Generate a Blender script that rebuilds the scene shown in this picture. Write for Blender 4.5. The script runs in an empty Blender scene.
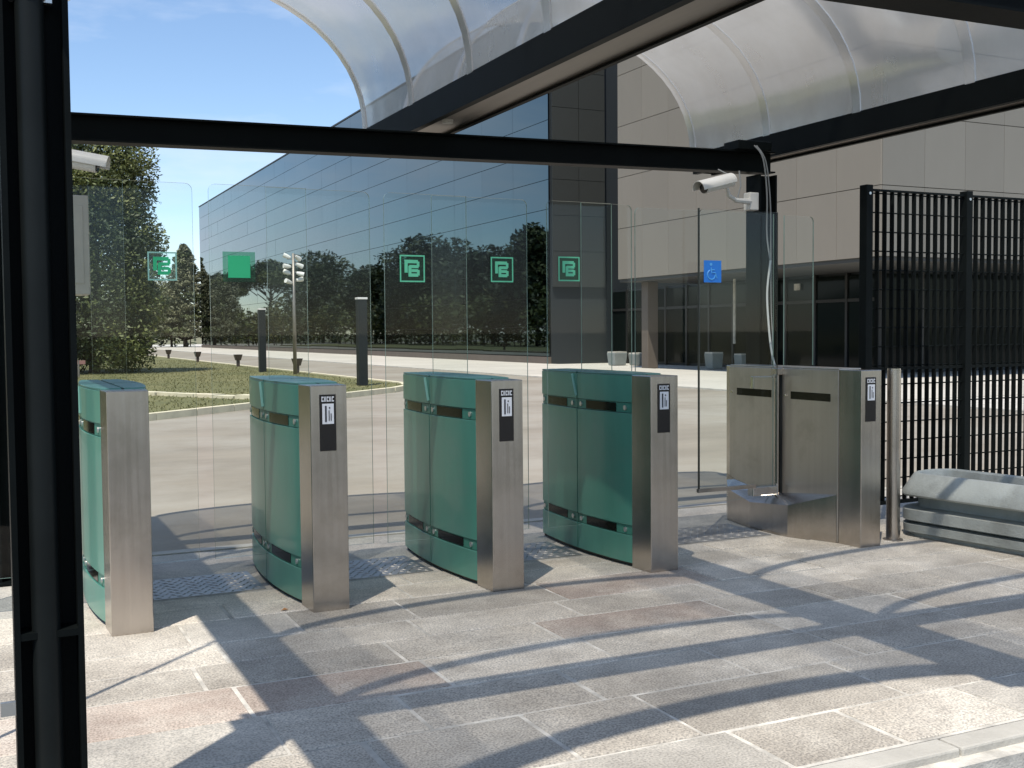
import bpy, bmesh, math, random
from mathutils import Vector, Matrix
rad = math.radians
random.seed(7)
scene = bpy.context.scene
C = scene.collection
# ------------------------------------------------------------------ camera
H = 1.35
F_PX, YAW, PITCH, ROLL = 1110.0, rad(25.5), math.atan((384 - 332.85) / 1110.0), rad(0.464)
cam = bpy.data.cameras.new('camera')
cam.sensor_width = 36.0
cam.lens = F_PX / 1024 * 36.0
cam.clip_start, cam.clip_end = 0.05, 6000
camo = bpy.data.objects.new('camera', cam)
fw = Vector((math.sin(YAW) * math.cos(PITCH), math.cos(YAW) * math.cos(PITCH), -math.sin(PITCH)))
rt = Vector((math.cos(YAW), -math.sin(YAW), 0))
up = rt.cross(fw)
r2 = rt * math.cos(ROLL) - up * math.sin(ROLL)
u2 = up * math.cos(ROLL) + rt * math.sin(ROLL)
m = Matrix((r2, u2, -fw)).transposed().to_4x4()
m.translation = (0, 0, H)
camo.matrix_world = m
C.objects.link(camo)
scene.camera = camo
# ------------------------------------------------------------------ world + sun
SUN_EL, SUN_AZ = rad(64.5), math.atan2(-0.71, -0.70)      # azimuth measured from +Y towards +X
world = bpy.data.worlds.new('World')
scene.world = world
world.use_nodes = True
wn, wl = world.node_tree.nodes, world.node_tree.links
wn.clear()
wo = wn.new('ShaderNodeOutputWorld')
bg = wn.new('ShaderNodeBackground')
bg.inputs['Strength'].default_value = 0.145
sky = wn.new('ShaderNodeTexSky')
sky.sky_type = 'NISHITA'
sky.sun_disc = False
sky.sun_elevation = SUN_EL
sky.sun_rotation = SUN_AZ
sky.air_density = 1.0
sky.altitude = 300
sky.dust_density = 0.1
sky.ozone_density = 3.0
tc = wn.new('ShaderNodeTexCoord')
mp = wn.new('ShaderNodeMapping')
mp.inputs['Scale'].default_value = (1.6, 1.6, 5.5)
mp.inputs['Location'].default_value = (0.35, 0.1, 0.2)
nz = wn.new('ShaderNodeTexNoise')
nz.inputs['Scale'].default_value = 2.1
nz.inputs['Detail'].default_value = 7.0
nz.inputs['Roughness'].default_value = 0.55
cr = wn.new('ShaderNodeValToRGB')
cr.color_ramp.elements[0].position = 0.45
cr.color_ramp.elements[0].color = (0, 0, 0, 1)
cr.color_ramp.elements[1].position = 0.70
cr.color_ramp.elements[1].color = (0.75, 0.75, 0.75, 1)
mx = wn.new('ShaderNodeMix')
mx.data_type = 'RGBA'
mx.inputs[7].default_value = (5.0, 5.5, 6.4, 1)
wl.new(tc.outputs['Generated'], mp.inputs['Vector'])
wl.new(mp.outputs[0], nz.inputs['Vector'])
wl.new(nz.outputs['Fac'], cr.inputs[0])
wl.new(cr.outputs[0], mx.inputs[0])
wl.new(sky.outputs[0], mx.inputs[6])
wl.new(mx.outputs[2], bg.inputs['Color'])
wl.new(bg.outputs[0], wo.inputs[0])
sl = bpy.data.lights.new('sun', 'SUN')
sl.energy = 4.2
sl.angle = rad(0.53)
sl.color = (1.0, 0.94, 0.85)
so = bpy.data.objects.new('sun', sl)
sdir = Vector((math.sin(SUN_AZ) * math.cos(SUN_EL), math.cos(SUN_AZ) * math.cos(SUN_EL), math.sin(SUN_EL)))
so.rotation_euler = sdir.to_track_quat('Z', 'Y').to_euler()
so.location = (-10, -10, 25)
C.objects.link(so)
scene.view_settings.view_transform = 'Standard'
scene.view_settings.look = 'None'
scene.view_settings.gamma = 1
scene.view_settings.exposure = 0.33
scene.render.engine = 'CYCLES'
scene.cycles.transparent_max_bounces = 32
scene.cycles.max_bounces = 8
scene.cycles.caustics_reflective = False
scene.cycles.caustics_refractive = False

# ------------------------------------------------------------------ materials
def nodes(mat):
    mat.use_nodes = True
    n, l = mat.node_tree.nodes, mat.node_tree.links
    return n, l, n['Principled BSDF']

def mat(name, col, rough=0.6, metal=0.0, var=0.0, scale=6.0, bump=0.0, bscale=60.0, col2=None, rand=0.0,
        spec=0.5, stretch=None, rvar=0.0, dirt=None, coat=0.0):
    """procedural principled material: colour varied by noise, per-object random tone, fine bump"""
    mt = bpy.data.materials.new(name)
    n, l, b = nodes(mt)
    b.inputs['Roughness'].default_value = rough
    b.inputs['Metallic'].default_value = metal
    b.inputs['Specular IOR Level'].default_value = spec
    b.inputs['Coat Weight'].default_value = coat
    b.inputs['Coat Roughness'].default_value = 0.08
    t = n.new('ShaderNodeTexCoord')
    vec = t.outputs['Object']
    if stretch:
        g = n.new('ShaderNodeMapping')
        g.inputs['Scale'].default_value = stretch
        l.new(vec, g.inputs['Vector'])
        vec = g.outputs[0]
    c = n.new('ShaderNodeRGB')
    c.outputs[0].default_value = (*col, 1)
    out = c.outputs[0]
    if var or col2:
        z = n.new('ShaderNodeTexNoise')
        z.inputs['Scale'].default_value = scale
        z.inputs['Detail'].default_value = 6
        z.inputs['Roughness'].default_value = 0.62
        l.new(vec, z.inputs['Vector'])
        rp = n.new('ShaderNodeValToRGB')
        rp.color_ramp.elements[0].position = 0.32
        rp.color_ramp.elements[1].position = 0.68
        c1 = [x * (1 - var) for x in col]
        c2 = col2 if col2 else [min(1, x * (1 + var)) for x in col]
        rp.color_ramp.elements[0].color = (*c1, 1)
        rp.color_ramp.elements[1].color = (*c2, 1)
        l.new(z.outputs['Fac'], rp.inputs[0])
        out = rp.outputs[0]
        if rvar:
            mr = n.new('ShaderNodeMapRange')
            mr.inputs[3].default_value = max(0.02, rough - rvar)
            mr.inputs[4].default_value = rough + rvar
            l.new(z.outputs['Fac'], mr.inputs[0])
            l.new(mr.outputs[0], b.inputs['Roughness'])
    if dirt:
        dc, dscale, d0, d1 = dirt
        z2 = n.new('ShaderNodeTexNoise')
        z2.inputs['Scale'].default_value = dscale
        z2.inputs['Detail'].default_value = 8
        z2.inputs['Roughness'].default_value = 0.7
        gm = n.new('ShaderNodeNewGeometry')
        l.new(gm.outputs['Position'], z2.inputs['Vector'])
        r3 = n.new('ShaderNodeMapRange')
        r3.inputs[1].default_value = d0
        r3.inputs[2].default_value = d1
        l.new(z2.outputs['Fac'], r3.inputs[0])
        mm = n.new('ShaderNodeMix')
        mm.data_type = 'RGBA'
        mm.inputs[7].default_value = (*dc, 1)
        l.new(r3.outputs[0], mm.inputs[0])
        l.new(out, mm.inputs[6])
        out = mm.outputs[2]
    if rand:
        oi = n.new('ShaderNodeObjectInfo')
        m2 = n.new('ShaderNodeMapRange')
        m2.inputs[3].default_value = 1 - rand
        m2.inputs[4].default_value = 1 + rand
        l.new(oi.outputs['Random'], m2.inputs[0])
        hs = n.new('ShaderNodeHueSaturation')
        l.new(out, hs.inputs['Color'])
        l.new(m2.outputs[0], hs.inputs['Value'])
        out = hs.outputs[0]
    l.new(out, b.inputs['Base Color'])
    if bump:
        z3 = n.new('ShaderNodeTexNoise')
        z3.inputs['Scale'].default_value = bscale
        z3.inputs['Detail'].default_value = 4
        l.new(vec, z3.inputs['Vector'])
        bp = n.new('ShaderNodeBump')
        bp.inputs['Strength'].default_value = bump
        bp.inputs['Distance'].default_value = 0.01
        l.new(z3.outputs['Fac'], bp.inputs['Height'])
        l.new(bp.outputs[0], b.inputs['Normal'])
    return mt

def glass_mat(name, tint, refl=1.0, haze=0.0, hazecol=(.8, .8, .8), wav=0.0, rough=0.02, ior=1.5, wscale=2.0, dust=0.0):
    """thin clear sheet: tinted see-through + mirror by fresnel (+ a little milky diffusion)"""
    mt = bpy.data.materials.new(name)
    mt.use_nodes = True
    n, l = mt.node_tree.nodes, mt.node_tree.links
    n.clear()
    o = n.new('ShaderNodeOutputMaterial')
    tr = n.new('ShaderNodeBsdfTransparent')
    tr.inputs[0].default_value = (*tint, 1)
    gl = n.new('ShaderNodeBsdfGlossy')
    gl.inputs['Roughness'].default_value = rough
    fr = n.new('ShaderNodeFresnel')
    fr.inputs[0].default_value = ior
    mu = n.new('ShaderNodeMath')
    mu.operation = 'MULTIPLY'
    mu.inputs[1].default_value = refl
    ms = n.new('ShaderNodeMixShader')
    l.new(fr.outputs[0], mu.inputs[0])
    l.new(mu.outputs[0], ms.inputs[0])
    base = tr.outputs[0]
    if haze or dust:
        tl = n.new('ShaderNodeBsdfTranslucent')
        tl.inputs[0].default_value = (*hazecol, 1)
        df = n.new('ShaderNodeBsdfDiffuse')
        df.inputs[0].default_value = (*hazecol, 1)
        m1 = n.new('ShaderNodeMixShader')
        m1.inputs[0].default_value = 0.4
        l.new(tl.outputs[0], m1.inputs[1])
        l.new(df.outputs[0], m1.inputs[2])
        m2 = n.new('ShaderNodeMixShader')
        m2.inputs[0].default_value = haze
        if dust:
            gm = n.new('ShaderNodeNewGeometry')
            mpn = n.new('ShaderNodeMapping')
            mpn.inputs['Scale'].default_value = (1.0, 1.0, 0.5)
            zz = n.new('ShaderNodeTexNoise')
            zz.inputs['Scale'].default_value = 3.0
            zz.inputs['Detail'].default_value = 8
            l.new(gm.outputs['Position'], mpn.inputs['Vector'])
            l.new(mpn.outputs[0], zz.inputs['Vector'])
            mr = n.new('ShaderNodeMapRange')
            mr.inputs[1].default_value = 0.35
            mr.inputs[2].default_value = 0.75
            mr.inputs[3].default_value = haze
            mr.inputs[4].default_value = haze + dust
            l.new(zz.outputs['Fac'], mr.inputs[0])
            l.new(mr.outputs[0], m2.inputs[0])
        l.new(tr.outputs[0], m2.inputs[1])
        l.new(m1.outputs[0], m2.inputs[2])
        base = m2.outputs[0]
    l.new(base, ms.inputs[1])
    l.new(gl.outputs[0], ms.inputs[2])
    if wav:
        gm = n.new('ShaderNodeNewGeometry')
        zz = n.new('ShaderNodeTexNoise')
        zz.inputs['Scale'].default_value = wscale
        zz.inputs['Detail'].default_value = 2
        l.new(gm.outputs['Position'], zz.inputs['Vector'])
        bp = n.new('ShaderNodeBump')
        bp.inputs['Strength'].default_value = 1
        bp.inputs['Distance'].default_value = wav
        l.new(zz.outputs['Fac'], bp.inputs['Height'])
        l.new(bp.outputs[0], gl.inputs['Normal'])
    l.new(ms.outputs[0], o.inputs[0])
    return mt

M = {}
def speckle(name, base, dark, light, rand, dirt=None, scale=1.0):
    """granite: fine dark/light crystals, broad stains, per-slab tone"""
    mt = mat(name, base, 0.78, var=0.16, scale=2.2, rand=rand, dirt=dirt, bump=0.25, bscale=170)
    n, l, b = nodes(mt)
    src = b.inputs['Base Color'].links[0].from_socket
    t = n.new('ShaderNodeNewGeometry')
    z = n.new('ShaderNodeTexNoise')
    z.inputs['Scale'].default_value = 120 * scale
    z.inputs['Detail'].default_value = 3
    l.new(t.outputs['Position'], z.inputs['Vector'])
    rp = n.new('ShaderNodeValToRGB')
    e = rp.color_ramp.elements
    e[0].position, e[0].color = 0.36, (*dark, 1)
    e[1].position, e[1].color = 0.66, (*light, 1)
    k = e.new(0.5)
    k.color = (1, 1, 1, 1)
    l.new(z.outputs['Fac'], rp.inputs[0])
    mm = n.new('ShaderNodeMix')
    mm.data_type = 'RGBA'
    mm.blend_type = 'MULTIPLY'
    mm.inputs[0].default_value = 1
    l.new(src, mm.inputs[6])
    l.new(rp.outputs[0], mm.inputs[7])
    # trodden dirt, drips and dark spots of their own shape
    z4 = n.new('ShaderNodeTexNoise')
    z4.inputs['Scale'].default_value = 3.2
    z4.inputs['Detail'].default_value = 9
    z4.inputs['Roughness'].default_value = 0.72
    z4.inputs['Distortion'].default_value = 0.6
    l.new(t.outputs['Position'], z4.inputs['Vector'])
    r4 = n.new('ShaderNodeValToRGB')
    r4.color_ramp.elements[0].position, r4.color_ramp.elements[0].color = 0.34, (.83, .815, .80, 1)
    r4.color_ramp.elements[1].position, r4.color_ramp.elements[1].color = 0.60, (1.06, 1.05, 1.03, 1)
    l.new(z4.outputs['Fac'], r4.inputs[0])
    vo = n.new('ShaderNodeTexVoronoi')
    vo.inputs['Scale'].default_value = 7.0
    l.new(t.outputs['Position'], vo.inputs['Vector'])
    r5 = n.new('ShaderNodeValToRGB')
    r5.color_ramp.elements[0].position, r5.color_ramp.elements[0].color = 0.06, (.55, .54, .52, 1)
    r5.color_ramp.elements[1].position, r5.color_ramp.elements[1].color = 0.10, (1, 1, 1, 1)
    l.new(vo.outputs['Distance'], r5.inputs[0])
    m4 = n.new('ShaderNodeMix')
    m4.data_type = 'RGBA'
    m4.blend_type = 'MULTIPLY'
    m4.inputs[0].default_value = 1
    l.new(mm.outputs[2], m4.inputs[6])
    l.new(r4.outputs[0], m4.inputs[7])
    m5 = n.new('ShaderNodeMix')
    m5.data_type = 'RGBA'
    m5.blend_type = 'MULTIPLY'
    m5.inputs[0].default_value = 0.22
    l.new(m4.outputs[2], m5.inputs[6])
    l.new(r5.outputs[0], m5.inputs[7])
    l.new(m5.outputs[2], b.inputs['Base Color'])
    return mt
DUST = ((0.60, 0.56, 0.49), 1.15, 0.44, 0.72)
M['granite'] = speckle('granite', (0.395, 0.360, 0.308), (.62, .62, .63), (1.3, 1.28, 1.25), 0.14, DUST)
DUST2 = ((0.66, 0.61, 0.53), 1.6, 0.36, 0.62)
M['granite_dusty'] = speckle('granite_dusty', (0.49, 0.445, 0.375), (.68, .68, .68), (1.22, 1.2, 1.18), 0.08, DUST2)
M['granite_pink'] = speckle('granite_pink', (0.39, 0.325, 0.275), (.65, .62, .6), (1.25, 1.22, 1.2), 0.12, DUST)
M['granite_light'] = speckle('granite_light', (0.42, 0.395, 0.35), (.7, .7, .7), (1.22, 1.2, 1.18), 0.12, DUST)
M['grout'] = mat('grout', (0.53, 0.50, 0.44), 0.9, var=0.36, scale=7, bump=0.3, bscale=90)
M['concrete_floor'] = speckle('concrete_floor', (0.42, 0.40, 0.36), (.75, .75, .75), (1.15, 1.14, 1.12), 0.0, DUST)
M['kerb'] = mat('kerb', (0.47, 0.445, 0.39), 0.85, var=0.18, scale=3, bump=0.3, bscale=60, rand=0.08)
M['kerb_yellow'] = mat('kerb_yellow', (0.62, 0.56, 0.40), 0.85, var=0.16, scale=2, bump=0.3, bscale=50)
M['asphalt'] = mat('asphalt', (0.258, 0.224, 0.176), 0.92, var=0.16, scale=0.9, bump=0.5, bscale=55, stretch=(.35, 1, 1),
                   dirt=((0.32, 0.29, 0.24), 0.30, 0.44, 0.62))
M['road_grey'] = mat('road_grey', (0.20, 0.185, 0.16), 0.92, var=0.12, scale=0.4, bump=0.4, bscale=50)
M['road_dark'] = mat('road_dark', (0.10, 0.097, 0.09), 0.92, var=0.2, scale=2, bump=0.5, bscale=120)
M['sidewalk'] = mat('sidewalk', (0.50, 0.465, 0.40), 0.9, var=0.08, scale=0.5, bump=0.2, bscale=20, rand=0.06)
M['earth'] = mat('earth', (0.16, 0.15, 0.08), 0.95, var=0.3, scale=0.05)
M['lawn'] = mat('lawn', (0.120, 0.128, 0.046), 0.95, var=0.2, scale=0.35, col2=(0.19, 0.175, 0.075), bump=0.8, bscale=22)
M['blade'] = mat('blade', (0.130, 0.140, 0.045), 0.8, var=0.25, scale=0.4, col2=(0.20, 0.185, 0.075))
M['black_paint'] = mat('black_paint', (0.0045, 0.006, 0.006), 0.5, spec=0.07, var=0.25, scale=4, bump=0.05, bscale=160, rvar=0.08)
M['fence_paint'] = mat('fence_paint', (0.006, 0.008, 0.008), 0.5, spec=0.07, var=0.2, scale=4)
M['galv'] = mat('galv', (0.24, 0.215, 0.19), 0.42, metal=0.55, var=0.18, scale=2.5, stretch=(4, 0.6, 1), rvar=0.1)
M['pipe'] = mat('pipe', (0.008, 0.010, 0.010), 0.42, spec=0.16, var=0.2, scale=4)
M['clamp'] = mat('clamp', (0.62, 0.62, 0.60), 0.35, metal=0.9)
M['steel'] = mat('steel', (0.48, 0.44, 0.40), 0.24, metal=1.0, var=0.06, scale=3.0, bump=0.05, bscale=40,
                 stretch=(14, 14, 0.35), rvar=0.06, dirt=((0.36, 0.33, 0.29), 3.0, 0.50, 0.78))
M['steel_body'] = mat('steel_body', (0.52, 0.48, 0.44), 0.34, metal=1.0, var=0.06, scale=1.6, bump=0.03, bscale=40,
                      stretch=(14, 14, 0.35), rvar=0.06, dirt=((0.36, 0.33, 0.29), 3.0, 0.52, 0.80))
M['polished'] = mat('polished', (0.6, 0.6, 0.58), 0.12, metal=1.0, var=0.05, scale=3)
M['green'] = mat('green', (0.088, 0.285, 0.220), 0.36, metal=0.25, var=0.10, scale=1.3, stretch=(3, 3, 0.8), rvar=0.05, coat=0.25, bump=0.02, bscale=8, dirt=((0.125, 0.275, 0.225), 2.4, 0.50, 0.78))
M['green_top'] = mat('green_top', (0.085, 0.235, 0.205), 0.33, metal=0.35, var=0.12, scale=4, rvar=0.06, coat=0.2)
M['core'] = mat('core', (0.012, 0.014, 0.014), 0.5)
M['slot_green'] = mat('slot_green', (0.058, 0.225, 0.170), 0.4, metal=0.2)
M['window_dark'] = mat('window_dark', (0.008, 0.008, 0.006), 0.12, spec=0.2)
M['reader'] = mat('reader', (0.012, 0.011, 0.012), 0.2)
M['print_white'] = mat('print_white', (0.74, 0.75, 0.78), 0.5, var=0.04)
M['print_black'] = mat('print_black', (0.02, 0.02, 0.03), 0.5)
M['plate'] = mat('plate', (0.34, 0.33, 0.31), 0.45, metal=0.7, var=0.2, scale=5, dirt=((0.5, 0.47, 0.42), 2.0, 0.5, 0.75))
M['mint'] = mat('mint', (0.14, 0.62, 0.38), 0.5)
M['leafgreen'] = mat('leafgreen', (0.03, 0.50, 0.22), 0.5)
M['mint_pale'] = mat('mint_pale', (0.30, 0.58, 0.50), 0.5)
M['film'] = glass_mat('film', (0.30, 0.62, 0.45), 0.5, haze=0.05, hazecol=(.1, .5, .3))
M['film_clear'] = glass_mat('film_clear', (0.86, 0.97, 0.96), 0.5, haze=0.06, hazecol=(.6, .9, .9))
M['signblue'] = mat('signblue', (0.012, 0.20, 0.72), 0.4)
M['signblue_pale'] = mat('signblue_pale', (0.10, 0.42, 0.85), 0.4)
M['glass'] = glass_mat('glass', (0.945, 0.972, 0.955), 0.5, haze=0.0)
M['glass_edge'] = mat('glass_edge', (0.24, 0.34, 0.30), 0.2, var=0.25, scale=3)
M['glass_edge_dark'] = mat('glass_edge_dark', (0.05, 0.055, 0.05), 0.3, metal=0.4)
M['vault'] = glass_mat('vault', (0.88, 0.875, 0.86), 0.34, haze=0.42, hazecol=(.70, .705, .70), wav=0.02, rough=0.16, wscale=1.3, dust=0.16)
M['vault_rib'] = glass_mat('vault_rib', (0.8, 0.8, 0.78), 0.5, haze=0.75, hazecol=(.88, .88, .88), rough=0.2)
M['white_plastic'] = mat('white_plastic', (0.72, 0.70, 0.65), 0.4, var=0.04)
M['beige_box'] = mat('beige_box', (0.50, 0.44, 0.36), 0.55, var=0.06)
M['lens'] = mat('lens', (0.01, 0.01, 0.012), 0.1)
M['cable_white'] = mat('cable_white', (0.62, 0.62, 0.60), 0.5)
M['cable_grey'] = mat('cable_grey', (0.22, 0.23, 0.23), 0.5)
M['concrete'] = mat('concrete', (0.40, 0.42, 0.39), 0.85, var=0.12, scale=3, bump=0.3, bscale=80,
                    dirt=((0.20, 0.205, 0.185), 2.6, 0.48, 0.78))
M['mirror_glass'] = mat('mirror_glass', (0.090, 0.135, 0.152), 0.015, metal=1.0, rand=0.05)
M['joint'] = mat('joint', (0.020, 0.026, 0.030), 0.6)
M['joint_beige'] = mat('joint_beige', (0.085, 0.076, 0.064), 0.9)
M['beige_wall'] = mat('beige_wall', (0.205, 0.183, 0.150), 0.8, var=0.05, scale=0.4, bump=0.15, bscale=12, rand=0.05, stretch=(1, 1, .3))
M['grey_wall'] = mat('grey_wall', (0.170, 0.163, 0.143), 0.8, var=0.05, scale=0.4, rand=0.05, stretch=(1, 1, .3))
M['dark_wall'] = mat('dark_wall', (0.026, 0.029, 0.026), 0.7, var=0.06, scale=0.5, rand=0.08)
M['shop_glass'] = mat('shop_glass', (0.006, 0.009, 0.008), 0.06, spec=0.08)
M['frame_dark'] = mat('frame_dark', (0.018, 0.018, 0.017), 0.5)
M['column_brown'] = mat('column_brown', (0.11, 0.088, 0.07), 0.7, var=0.08, scale=2)
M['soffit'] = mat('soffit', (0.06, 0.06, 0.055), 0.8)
M['pale_box'] = mat('pale_box', (0.22, 0.24, 0.23), 0.6, var=0.06)
M['lamp_brown'] = mat('lamp_brown', (0.055, 0.04, 0.032), 0.5)
M['pillar'] = mat('pillar', (0.016, 0.020, 0.021), 0.45, spec=0.2, var=0.1)
M['red_sign'] = mat('red_sign', (0.30, 0.15, 0.13), 0.5)
M['bark'] = mat('bark', (0.085, 0.062, 0.045), 0.9, var=0.3, scale=6, bump=0.6, bscale=20)
M['dry_leaf'] = mat('dry_leaf', (0.42, 0.20, 0.07), 0.7)
M['hill'] = mat('hill', (0.10, 0.14, 0.13), 1.0, var=0.2, scale=0.004)
def leaf_mat(name, a, b2):
    mt = mat(name, a, 0.6, var=0.25, scale=0.9, col2=b2)
    n, l, b = nodes(mt)
    b.inputs['Subsurface Weight'].default_value = 0.0
    return mt
M['leaf_olive'] = leaf_mat('leaf_olive', (0.072, 0.102, 0.028), (0.175, 0.190, 0.055))
M['leaf_dark'] = leaf_mat('leaf_dark', (0.026, 0.044, 0.014), (0.060, 0.082, 0.026))
M['leaf_mid'] = leaf_mat('leaf_mid', (0.050, 0.074, 0.026), (0.125, 0.138, 0.046))
M['leaf_grey'] = leaf_mat('leaf_grey', (0.10, 0.118, 0.066), (0.20, 0.195, 0.10))
M['leaf_yellow'] = leaf_mat('leaf_yellow', (0.075, 0.082, 0.016), (0.15, 0.135, 0.032))

# ------------------------------------------------------------------ mesh helpers
class MB:
    def __init__(s):
        s.v, s.f, s.mi = [], [], []
    def add(s, vs, fs, mi=0):
        o = len(s.v)
        s.v += [tuple(p) for p in vs]
        s.f += [tuple(i + o for i in f) for f in fs]
        s.mi += [mi] * len(fs)
        return s
    def box(s, a, b, mi=0):
        (x0, y0, z0), (x1, y1, z1) = a, b
        return s.add([(x0, y0, z0), (x1, y0, z0), (x1, y1, z0), (x0, y1, z0), (x0, y0, z1), (x1, y0, z1), (x1, y1, z1), (x0, y1, z1)],
                     [(0, 3, 2, 1), (4, 5, 6, 7), (0, 1, 5, 4), (1, 2, 6, 5), (2, 3, 7, 6), (3, 0, 4, 7)], mi)
    def prism(s, pts, z0, z1, mi=0):
        """pts: plan outline, counter-clockwise"""
        n = len(pts)
        vs = [(p[0], p[1], z0) for p in pts] + [(p[0], p[1], z1) for p in pts]
        fs = [tuple(range(n - 1, -1, -1)), tuple(range(n, 2 * n))] + [(i, (i + 1) % n, n + (i + 1) % n, n + i) for i in range(n)]
        return s.add(vs, fs, mi)
    def ring(s, pts, close=False, mi=0):
        """pts: list of cross sections (same length), skinned into a tube with capped ends"""
        k = len(pts[0])
        vs = [p for sec in pts for p in sec]
        fs = []
        m_ = len(pts)
        for i in range(m_ - 1 + (1 if close else 0)):
            a, b = i * k, ((i + 1) % m_) * k
            for j in range(k):
                fs.append((a + j, a + (j + 1) % k, b + (j + 1) % k, b + j))
        if not close:
            fs.append(tuple(range(k - 1, -1, -1)))
            fs.append(tuple((m_ - 1) * k + j for j in range(k)))
        return s.add(vs, fs, mi)
    def tube(s, path, r, n=8, mi=0):
        path = [Vector(p) for p in path]
        rs = r if isinstance(r, (list, tuple)) else [r] * len(path)
        secs = []
        ref = None
        for i, p in enumerate(path):
            d = (path[min(i + 1, len(path) - 1)] - path[max(i - 1, 0)]).normalized()
            if ref is None:
                ref = Vector((0, 0, 1)) if abs(d.z) < 0.9 else Vector((1, 0, 0))
            a = (ref - d * ref.dot(d)).normalized()
            ref = a
            b = d.cross(a)
            secs.append([p + (a * math.cos(t) + b * math.sin(t)) * rs[i] for t in (2 * math.pi * j / n for j in range(n))])
        return s.ring(secs, mi=mi)
    def cyl(s, x, y, z0, z1, r, n=16, mi=0):
        return s.tube([(x, y, z0), (x, y, z1)], r, n, mi)
    def mesh(s, name, mats):
        me = bpy.data.meshes.new(name)
        me.from_pydata(s.v, [], s.f)
        for q in (mats if isinstance(mats, (list, tuple)) else [mats]):
            me.materials.append(M[q])
        if any(s.mi):
            me.polygons.foreach_set('material_index', s.mi)
        me.update()
        return me
    def build(s, name, mats, parent=None, bevel=0.0, smooth=False, loc=None):
        me = s.mesh(name, mats)
        return link(name, me, parent, bevel, smooth, loc)

def link(name, me, parent=None, bevel=0.0, smooth=False, loc=None):
    o = bpy.data.objects.new(name, me)
    C.objects.link(o)
    if loc is not None:
        o.location = loc
    if parent is not None:
        o.parent = parent
    if smooth:
        me.polygons.foreach_set('use_smooth', [True] * len(me.polygons))
        if smooth == 'auto':
            me.set_sharp_from_angle(angle=rad(35))
    if bevel:
        b = o.modifiers.new('bevel', 'BEVEL')
        b.width = bevel
        b.segments = 2
        b.limit_method = 'ANGLE'
    return o

def tag(o, label, cat, group=None):
    o['label'], o['category'] = label, cat
    if group:
        o['group'] = group
    return o
def thing(name, label, cat, loc=(0, 0, 0), group=None, rz=0.0):
    o = bpy.data.objects.new(name, None)
    o.empty_display_size = 0.1
    C.objects.link(o)
    o.location = loc
    o.rotation_euler = (0, 0, rz)
    return tag(o, label, cat, group)
def struct(o):
    o['kind'] = 'structure'
    return o
def quad(name, pts, z, m_, parent=None):
    me = MB().add([(p[0], p[1], z) for p in pts], [tuple(range(len(pts)))]).build(name, m_, parent)
    return me

# ------------------------------------------------------------------ the ground
struct(quad('ground', [(-2500, -2500), (2500, -2500), (2500, 2500), (-2500, 2500)], -0.16, 'earth'))
struct(quad('forecourt', [(-60, 7.16), (15.4, 7.16), (15.4, 175), (-60, 175)], -0.024, 'asphalt'))
struct(quad('approach_road', [(-30, -25), (30, -25), (30, 2.55), (-30, 2.55)], -0.10, 'road_dark'))
sw = struct(MB().box((15.5, -5, -0.15), (60, 175, -0.012)).build('sidewalk', 'grout'))
sw_me = MB().box((0.012, 0.012, 0), (2.188, 3.988, 0.03)).mesh('paving_slab', 'sidewalk')
for i in range(3):
    for j in range(4, 35):
        link('paving_slab', sw_me, sw, loc=(15.52 + 2.2 * i, 4 * j, -0.022))
kb = struct(MB().box((15.36, 7.2, -0.1), (15.5, 175, 0.012)).build('sidewalk_kerb', 'kerb'))
# entrance pavement of granite slabs in courses that run along the row of turnstiles
pav = struct(MB().box((-4, 2.665, -0.12), (9.6, 5.83, -0.004)).build('pavement', 'grout'))
v = 2.67
k = 0
rnd = random.Random(21)
courses = [0.36, 0.46, 0.40, 0.38, 0.32, 0.31, 0.40, 0.30, 0.28]
while v < 5.80:
    w = min(courses[k % len(courses)], 5.82 - v)
    if 5.82 - v - w < 0.15:
        w = 5.82 - v
    x = -3.98 + rnd.uniform(0, .5)
    while x < 9.55:
        ln = rnd.uniform(0.45, 0.98)
        if 9.58 - x - ln < 0.3:
            ln = 9.58 - x
        g = 0.006 + rnd.uniform(0, .006)
        top = rnd.uniform(-0.0022, 0.0024)
        q = rnd.random()
        mt = 'granite_pink' if q < 0.055 else ('granite_light' if q < 0.20 + 0.25 * (v > 4.9) + 0.12 * (x > 4.2) else 'granite')
        if mt != 'granite_pink' and (v > 4.95 or (x > 3.3 and v > 4.1 + .3 * rnd.random())):
            mt = 'granite_dusty'
        b = MB()
        x0, x1, y0, y1 = g, ln - g, g, w - g
        c = 0.004
        b.add([(x0, y0, -.03), (x1, y0, -.03), (x1, y1, -.03), (x0, y1, -.03), (x0, y0, -c), (x1, y0, -c), (x1, y1, -c), (x0, y1, -c),
               (x0 + c, y0 + c, 0), (x1 - c, y0 + c, 0), (x1 - c, y1 - c, 0), (x0 + c, y1 - c, 0)],
              [(0, 1, 5, 4), (1, 2, 6, 5), (2, 3, 7, 6), (3, 0, 4, 7), (4, 5, 9, 8), (5, 6, 10, 9), (6, 7, 11, 10), (7, 4, 8, 11), (8, 9, 10, 11)])
        b.build('paving_slab', mt, pav, loc=(x, v, top))
        x += ln
    v += w
    k += 1
ks = struct(MB().box((-30, 2.50, -0.16), (30, 2.66, -0.03)).build('kerb_base', 'grout'))
x = -3.9
while x < 9.5:
    MB().box((0.004, 0.0, -0.12), (0.956, 0.1, 0.0)).build('kerb_stone', 'kerb', ks, bevel=0.008, loc=(x, 2.562, rnd.uniform(-.002, .002)))
    x += 0.96
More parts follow.
